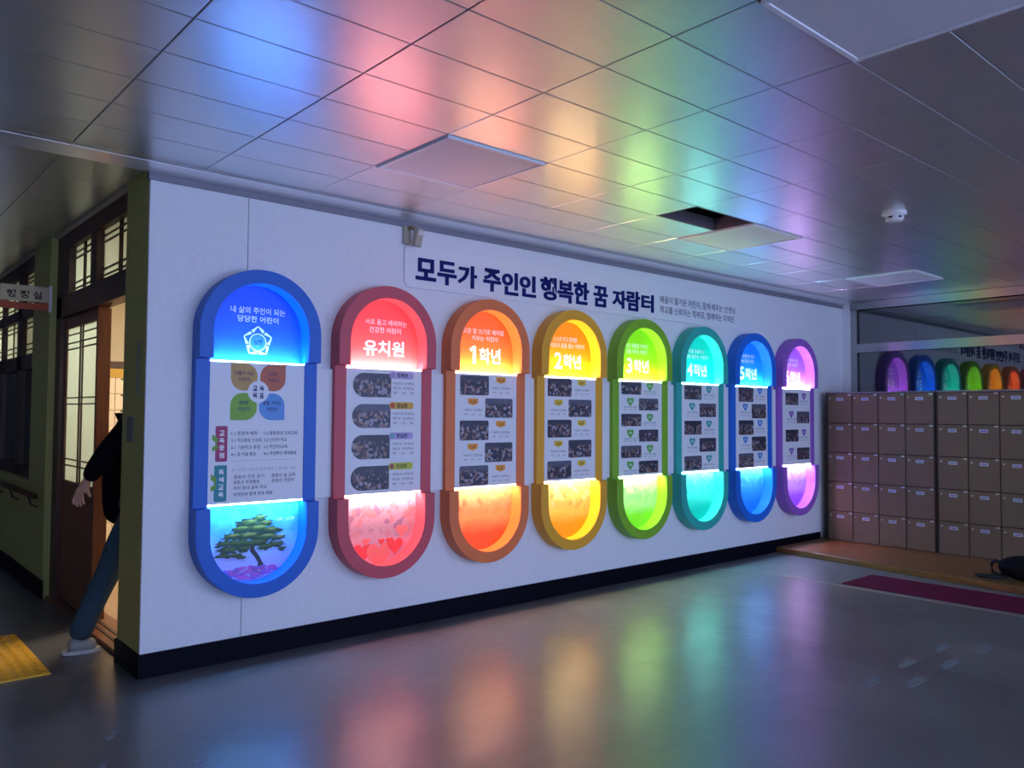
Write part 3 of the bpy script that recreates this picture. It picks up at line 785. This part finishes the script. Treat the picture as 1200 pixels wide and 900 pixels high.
# ------------------------------------------------------------------ lockers, step, mat, bag
step = tag(MB().prism_xy([(6.62, -.016), (7.59, -.016), (8.19, -.016), (8.19, -5.0), (6.02, -5.0)], 0.0025, .06).build('wooden_step', 'wood', bevel=.006),
           'low varnished oak step in front of the lockers', 'step')
DW, DH = .2975, .3395
door_me = MB().box(0, .018, -DW+.005, -.005, .005, DH-.005).mesh('door', 'locker')
lock_me = MB().lathe([(.010, 0), (.010, .008), (.007, .012)], n=10).mesh('lock', 'steel')
hole_me = MB().box(-.003, 0, -.006, .006, -.006, .006).mesh('keyhole', 'ink')
card_me = MB().box(-.0015, 0, -.042, .042, -.017, .017).mesh('name_card', 'tag')
ctxt_me = MB().box(-.0006, 0, -.030, .030, -.006, .005).mesh('card_print', 'tagtxt')
hinge_me = MB().box(-.002, 0, -.018, .018, -.008, .008).mesh('hinge', 'steel')
def cabinet(y1, ncol, label):
    t = thing('locker_cabinet', label, 'locker', (7.6, y1, .0605), 'beige locker cabinets')
    w = ncol*DW+.02
    b = MB(); b.box(.02, .48, -w, 0, 0, 1.70); b.box(0, .02, -w, -w+.008, 0, 1.70); b.box(0, .02, -.008, 0, 0, 1.70)
    b.build('body', 'locker_edge', t, bevel=.001)
    MB().box(-.012, .485, -w-.002, .002, 1.7003, 1.718).build('top_board', 'locker_top', t, bevel=.002)
    for c in range(ncol):
        for r in range(5):
            d = obj_of(door_me, 'door', t, (.001, -.01-c*DW, r*DH+.0))
            bv = d.modifiers.new('bevel', 'BEVEL'); bv.width = .002; bv.segments = 1
            k = obj_of(lock_me, 'lock', d, (.0005, -.035, DH-.05)); k.rotation_euler = (0, -PI/2, 0)
            obj_of(card_me, 'name_card', d, (0, -.150, DH-.062))
            obj_of(ctxt_me, 'card_print', d, (-.0016, -.150, DH-.062))
            obj_of(hinge_me, 'hinge', d, (0, -DW+.028, DH-.014))
    return t
cabinet(-.10, 4, 'beige laminate locker cabinet tucked into the corner by the purple display')
cabinet(-1.325, 4, 'beige laminate locker cabinet further right, behind the black bag')

rug = tag(MB().box(5.56, 6.16, -5.0, -1.29, .0025, .010).build('floor_mat', 'mat_red', bevel=.002), 'long burgundy floor mat beside the wooden step', 'mat')

# black bag on the step
t = thing('backpack', 'black backpack slumped on the wooden step before the lockers', 'bag', (6.62, -2.44, .080))
b = MB(); b.ellipsoid((0, -.02, .095), (.17, .24, .11), 20, 12, .04); bo = b.build('body', 'bag', t, smooth=True)
MB().ellipsoid((-.12, -.06, .075), (.07, .15, .075), 16, 10, .04).build('front_pocket', 'bag', t, smooth=True)
MB().tube([(-.02, .16, .12), (-.03, .24, .14), (-.04, .27, .11), (-.05, .255, .04), (-.05, .20, .02), (-.04, .15, .04)], .016, 8).build('shoulder_strap', 'bagstrap', t, smooth=True)
MB().tube([(-.10, .12, .02), (-.12, .25, .016), (-.16, .36, .014), (-.20, .30, .014), (-.16, .15, .016)], .014, 8).build('loose_strap', 'bagstrap', t, smooth=True)

# footprint stickers on the floor
def footprint(x, y, a, label, s=1.0):
    p = []
    for k in range(22):
        q = 2*PI*k/22; l = .125*math.cos(q); w = (.042 if l > 0 else .034)*math.sin(q)*(1-.25*(abs(l) < .03))
        p.append((x+s*(l*math.cos(a)-w*math.sin(a)), y+s*(l*math.sin(a)+w*math.cos(a))))
    tag(MB().prism_xy(p, .0003, .0016).build('footprint_sticker', 'foot_sticker'), label, 'floor sticker', 'worn footprint stickers')
for (x, y, lab) in ((4.162, -2.666, 'worn pale footprint sticker, far left of the three pairs on the floor'), (4.327, -2.863, 'worn footprint sticker, far right of the three pairs on the floor'),
                    (3.644, -2.664, 'worn footprint sticker, left one of the middle pair'), (3.835, -2.839, 'worn footprint sticker, right one of the middle pair'),
                    (3.119, -2.685, 'worn footprint sticker, left one of the nearest pair'), (3.335, -2.846, 'worn footprint sticker, right one of the nearest pair')):
    footprint(x, y, .1, lab)
footprint(-.322, -.738, .9, 'pale footprint sticker on the dark floor before the corner pillar', .6)
footprint(-.167, -1.299, .3, 'pale footprint sticker cut by the bottom edge, nearer the blue reflection', .7)
footprint(-.471, -1.090, .9, 'pale footprint sticker cut by the bottom edge, at the far left', .5)

# yellow tactile paving by the office door
for c in range(2):
    for r in range(3):
        x1 = -.355-c*.352; y0 = .41+r*.352
        b = MB(); b.box(x1-.348, x1, y0+.002, y0+.350, .0, .008)
        for i in range(6):
            for j in range(6):
                b.lathe([(.019, .0079), (.015, .0125), (.008, .014)], (x1-.348+.029+i*.058, y0+.031+j*.058, 0), 8)
        where = ['nearest row', 'middle row', 'far row'][r]; side = ['beside the door threshold', 'at the picture edge'][c]
        tag(b.build('tactile_tile', 'yellow_rub'), 'yellow studded tactile floor tile, %s, %s' % (where, side), 'floor tile', 'yellow tactile tiles')

# ------------------------------------------------------------------ office front on the corridor
# header, jambs and door leaves lie on a plane slightly behind the pillars (x = .06)
def bars(parent, x, y0, y1, z0, z1, vs, hs, m='dark_wood', w=.012):
    for v in vs: MB().box(x-.012, x, y0+(y1-y0)*v-w/2, y0+(y1-y0)*v+w/2, z0, z1).build('glazing_bar', m, parent)
    for h in hs: MB().box(x-.010, x, y0, y1, z0+(z1-z0)*h-w/2, z0+(z1-z0)*h+w/2).build('glazing_bar', m, parent)
f = MB()
f.box(.05, .16, .44, 2.60, 2.78, 2.90); f.box(.05, .16, .44, 2.60, 2.24, 2.41)
f.box(.05, .16, 2.36, 2.60, 0, 2.78); f.box(.05, .16, 1.34, 1.50, 2.41, 2.78); f.box(.06, .16, .44, .52, 0, 2.78)
f.box(.05, .16, 2.14, 2.36, 2.41, 2.78)
wf = struct(f.build('window_2', 'dark_wood', bevel=.004), 'dark wooden door frame with two frosted transom windows', 'door frame')
for (y0, y1) in ((.52, 1.34), (1.50, 2.14)):
    MB().box(.10, .106, y0, y1, 2.41, 2.78).build('transom_pane', 'frosted', wf)
    bars(wf, .10, y0, y1, 2.41, 2.78, (.44, .5) if y0 < 1 else (.5, .56), (.12, .24, .76, .88))
f = MB(); ys, ye = 1.40, 2.38
f.box(.085, .175, ys, ys+.035, .035, 2.24); f.box(.085, .125, ye-.06, ye, .035, 2.24); f.box(.085, .125, ys+.035, ye-.06, 2.15, 2.24); f.box(.085, .125, ys+.035, ye-.06, .035, .96)
dr = struct(f.build('door_1', 'lit_wood', bevel=.004), 'half open sliding office door with tall frosted glass', 'door')
MB().box(.10, .106, ys+.035, ye-.06, .96, 2.15).build('frosted_pane', 'frosted', dr)
bars(dr, .10, ys+.035, ye-.06, .96, 2.15, (.46, .54), (.10, .14, .50, .54, .86, .90, .955), w=.010)
MB().box(.082, .0855, ys+.037, ye-.062, .25, .26).build('panel_groove', 'dark_wood', dr)
MB().box(.081, .0855, ys+.006, ys+.028, .98, 1.12).build('pull_handle', 'steel', dr)
th = struct(MB().box(.02, .24, .46, 2.5, 0, .028).build('trim_3', 'lit_wood', bevel=.004), 'wooden door threshold with dark sliding tracks', 'threshold')
for x in (.085, .135): MB().box(x-.010, x+.010, .46, 2.5, .0275, .034).build('track', 'locker_edge', th)
# corridor windows beyond the second pillar
f = MB()
for z0, z1 in ((.90, 1.00), (1.88, 2.02), (2.36, 2.46), (2.78, 2.90)): f.box(.05, .13, 3.15, 7.0, z0, z1)
for y in (3.15, 3.92, 4.05, 4.9, 5.9, 6.9): f.box(.05, .13, y, y+.10, .9, 2.9)
cw = struct(f.build('window_3', 'dark_wood', bevel=.004), 'dark wooden corridor window with dim frosted panes behind the sign', 'window')
for z0, z1, m_ in ((1.0, 1.88, 'darkpane'), (2.02, 2.36, 'frosted'), (2.46, 2.78, 'frosted')):
    for y0, y1 in ((3.25, 3.92), (4.15, 4.9), (5.0, 5.9), (6.0, 6.9)):
        MB().box(.09, .096, y0, y1, z0, z1).build('pane', m_, cw)
        if m_ == 'frosted': bars(cw, .09, y0, y1, z0, z1, (.5,), (.15, .30, .75, .88))
# handrail
hr = thing('handrail', 'wooden corridor handrail on brackets below the dark windows', 'handrail', (-.07, 3.9, .80))
MB().tube([(0, -1.38, 0.02), (0, 3.2, 0.02)], .022, 10).build('rail', 'dark_wood', hr, smooth=True)
for k in range(5): MB().tube([(.07, -1.15+k*.8, -.09), (.02, -1.15+k*.8, -.07), (0, -1.15+k*.8, .0)], .010, 8).build('bracket', 'dark_wood', hr)

# hanging name sign of the office
sg = thing('office_sign', 'cream and red projecting sign reading the office name in Korean', 'sign', (-.02, 2.45, 2.30))
MB().box(-.335, -.004, -.010, .010, .062, .186).build('sign_face', 'sign_cream', sg, bevel=.003)
MB().prism_xz([(-.335, 0), (-.004, 0), (-.004, .060), (-.09, .050), (-.20, .048), (-.335, .060)], -.010, .010).build('red_band', 'sign_red', sg)
for k, ch in enumerate('행정실'):
    fit_text(ch, -.295+k*.090, -.232+k*.090, .080+.004, .146, -.0108, 'ink', sg, 'sign_lettering', bold=.03)
MB().box(-.004, .018, -.02, .02, -.01, .20).build('wall_mount', 'white_pl', sg, bevel=.002)

# switch plate and notice on the corner pillar
sp = thing('light_switch', 'dark switch plate on the olive corner pillar', 'switch', (0, .255, 1.32))
MB().box(-.008, 0, -.055, .06, 0, .15).build('plate', 'plate_dark', sp, bevel=.002)
MB().box(-.012, -.008, -.03, .035, .03, .12).build('rocker', 'plate_dark', sp, bevel=.001)
tag(MB().box(-.010, 0, .128, .142, 1.60, 1.91).build('metal_rod', 'plate_dark', bevel=.002), 'thin dark vertical rod fixed to the olive corner pillar', 'rod')

# office interior seen through the open door
struct(MB().box(.42, 4.0, .20, .44, 0, 2.9).build('wall_office_near', 'office_wall'), 'office side of the mural wall', 'wall')
struct(MB().box(.16, 4.0, 7.0, 7.2, 0, 2.9).build('wall_office_back', 'office_up'), 'cream back wall of the office', 'wall')
struct(MB().box(4.0, 4.2, .2, 7.2, 0, 2.9).build('wall_office_side', 'office_wall'), 'peach side wall of the office', 'wall')
struct(MB().box(.02, 4.2, .30, 7.2, 2.9, 3.0).build('ceiling_office', 'office_up'), 'cream office ceiling', 'ceiling')
struct(MB().box(.24, 4.0, .44, 7.0, 0, .012).build('floor_office', 'office_floor'), 'tan vinyl office floor', 'floor')
struct(MB().box(.3, 2.6, 4.3, 4.4, 0, 2.9).build('wall_office_partition', 'office_up'), 'cream partition wall behind the office drawers', 'wall')
dc = thing('drawer_cabinet', 'cream paper drawer cabinet glimpsed through the open office door', 'cabinet', (1.1, 3.95, .0125))
MB().box(-.6, .6, -.30, .34, 0, 1.90).build('body', 'office_wall', dc)
MB().box(-.6, .6, -.312, -.30, 1.82, 1.905).build('mustard_rail', 'yellow_strip', dc)
for c in range(4):
    for r in range(11):
        x0 = -.6+c*.30; z0 = .10+r*.156
        d = MB().box(x0+.003, x0+.297, -.318, -.3005, z0+.003, z0+.153).build('drawer', 'office_cab', dc, bevel=.002)
        for q in (.08, .20): MB().box(x0+q-.03, x0+q+.03, -.320, -.3175, z0+.135, z0+.150).build('slot', 'ink', d)
tag(MB().box(.55, 1.65, 3.66, 3.98, 1.915, 1.99).build('storage_box', 'locker_edge', bevel=.004), 'dark flat box lying on top of the drawer cabinet', 'box')
for nm, (x, y) in (('nearer', (1.5, 1.9)), ('farther', (1.6, 5.6))):
    t = thing('office_lamp', 'lit warm ceiling lamp inside the office, the %s one' % nm, 'ceiling light', (x, y, 2.897), 'office ceiling lamps')
    MB().box(-.65, .65, -.33, .33, -.03, -.0).build('housing', 'white_pl', t)
    MB().box(-.6, .6, -.28, .28, -.045, -.0305).build('tube_cover', 'office_lamp', t)

# ------------------------------------------------------------------ person walking into the office
def skin_mesh(name, verts, edges, radii, m, parent, sub=2, root=0):
    me = bpy.data.meshes.new(name); me.from_pydata(verts, edges, []); me.materials.append(M[m])
    o = obj_of(me, name, parent)
    sk = o.modifiers.new('skin', 'SKIN'); sk.use_smooth_shade = True
    lay = me.skin_vertices[0].data if me.skin_vertices else None
    if lay is None:
        bpy.context.view_layer.objects.active = o
        bm = bmesh.new(); bm.from_mesh(me); bm.verts.layers.skin.verify(); bm.to_mesh(me); bm.free()
        lay = me.skin_vertices[0].data
    for i, r in enumerate(radii):
        lay[i].radius = r if isinstance(r, tuple) else (r, r); lay[i].use_root = (i == root)
    s = o.modifiers.new('sub', 'SUBSURF'); s.levels = sub; s.render_levels = sub
    return o
P0 = Vector((.16, .86, 0))
pn = thing('person', 'person in black jacket and blue jeans stepping through the office door', 'person', tuple(P0))
def rel(l): return [tuple(Vector(p)-P0) for p in l]
# body: head, neck, arms with hands (skin)
bv = [(.20,.86,.95), (.18,.86,1.15), (.20,.86,1.36), (.25,.86,1.47), (.275,.86,1.54), (.30,.86,1.62), (.315,.86,1.70),
      (.16,.68,1.42), (-.03,.615,1.245), (-.125,.70,1.075), (-.150,.715,1.025), (-.165,.72,.985),
      (.19,1.04,1.42), (.30,1.10,1.20), (.45,1.06,1.08), (.49,1.05,1.05)]
be = [(0,1),(1,2),(2,3),(3,4),(4,5),(5,6),(2,7),(7,8),(8,9),(9,10),(10,11),(2,12),(12,13),(13,14),(14,15)]
br = [.12,.11,.12,.065,.055,.088,.075,.05,.038,.026,.032,.026,.05,.038,.026,.03]
nv = len(bv)
for k, (dx, dy, ln) in enumerate(((.022, -.006, .045), (.008, .002, .058), (-.006, .008, .060), (-.020, .010, .048))):
    a = len(bv)
    base = Vector((-.165, .72, .985))
    bv += [tuple(base+Vector((dx, dy, -.018))), tuple(base+Vector((dx*1.2-.006, dy, -.018-ln*.5))), tuple(base+Vector((dx*1.2+.004, dy-.008, -.018-ln)))]
    be += [(11, a), (a, a+1), (a+1, a+2)]; br += [.0105, .0095, .008]
a = len(bv); bv += [(-.120, .700, 1.0), (-.105, .693, .965)]; be += [(10, a), (a, a+1)]; br += [.012, .009]
skin_mesh('body', rel(bv), be, br, 'skin', pn)
# face details on the (hidden) head: nose, ears
MB().ellipsoid(tuple(Vector((.40, .86, 1.645))-P0), (.018, .013, .022)).build('nose', 'skin', pn, smooth=True)
for s in (-1, 1): MB().ellipsoid(tuple(Vector((.30, .86+s*.083, 1.65))-P0), (.022, .010, .032)).build('ear', 'skin', pn, smooth=True)
MB().ellipsoid(tuple(Vector((.285, .86, 1.70))-P0), (.105, .092, .095), 18, 10, .03).build('hair', 'hair', pn, smooth=True)
jv = [(.19,.86,.74), (.17,.86,1.12), (.19,.86,1.34), (.225,.86,1.45), (.14,.68,1.425), (.06,.645,1.345), (-.035,.61,1.245), (-.085,.655,1.155), (-.128,.70,1.065),
      (.19,1.04,1.42), (.30,1.10,1.20), (.44,1.06,1.09)]
je = [(0,1),(1,2),(2,3),(2,4),(4,5),(5,6),(6,7),(7,8),(2,9),(9,10),(10,11)]
jr = [(.15,.19),(.145,.19),(.15,.20),.09,.088,.082,.070,.062,.050,.085,.066,.05]
skin_mesh('jacket', rel(jv), je, jr, 'jacket', pn)
lv = [(.21,.86,.93), (.20,.77,.86), (.085,.755,.64), (.02,.75,.47), (-.07,.745,.28), (-.150,.745,.075), (.26,.95,.86), (.46,.955,.52), (.50,.955,.13)]
le = [(0,1),(1,2),(2,3),(3,4),(4,5),(0,6),(6,7),(7,8)]
lr = [.125,.105,.090,.080,.076,.072,.105,.08,.065]
skin_mesh('jeans', rel(lv), le, lr, 'jeans', pn)
def shoe(hx, hy, hz, tx, ty, tz):
    h, t_ = Vector((hx, hy, hz)), Vector((tx, ty, tz)); d = t_-h
    s = skin_mesh('shoe', rel([tuple(h), tuple(h+d*.35+Vector((0, 0, .012))), tuple(h+d*.7), tuple(t_)]), [(0,1),(1,2),(2,3)], [.050,.056,.050,.042], 'shoe', pn)
    b = MB(); pts = []
    sd = Vector((-d.y, d.x, 0)).normalized()
    for k in range(16):
        a = 2*PI*k/16; c = h+d*.5 + d*.64*math.cos(a) + sd*.05*math.sin(a); pts.append(c)
    n = len(pts); vs = [p-P0+Vector((0, 0, -.040)) for p in pts]+[p-P0+Vector((0, 0, -.018)) for p in pts]
    b.add(vs, [tuple(range(n-1, -1, -1)), tuple(range(n, 2*n))]+[(i, (i+1) % n, (i+1) % n+n, i+n) for i in range(n)])
    b.build('sole', 'sole', s)
shoe(-.205, .745, .045, -.035, .735, .042)
shoe(.48, .955, .056, .66, .955, .054)
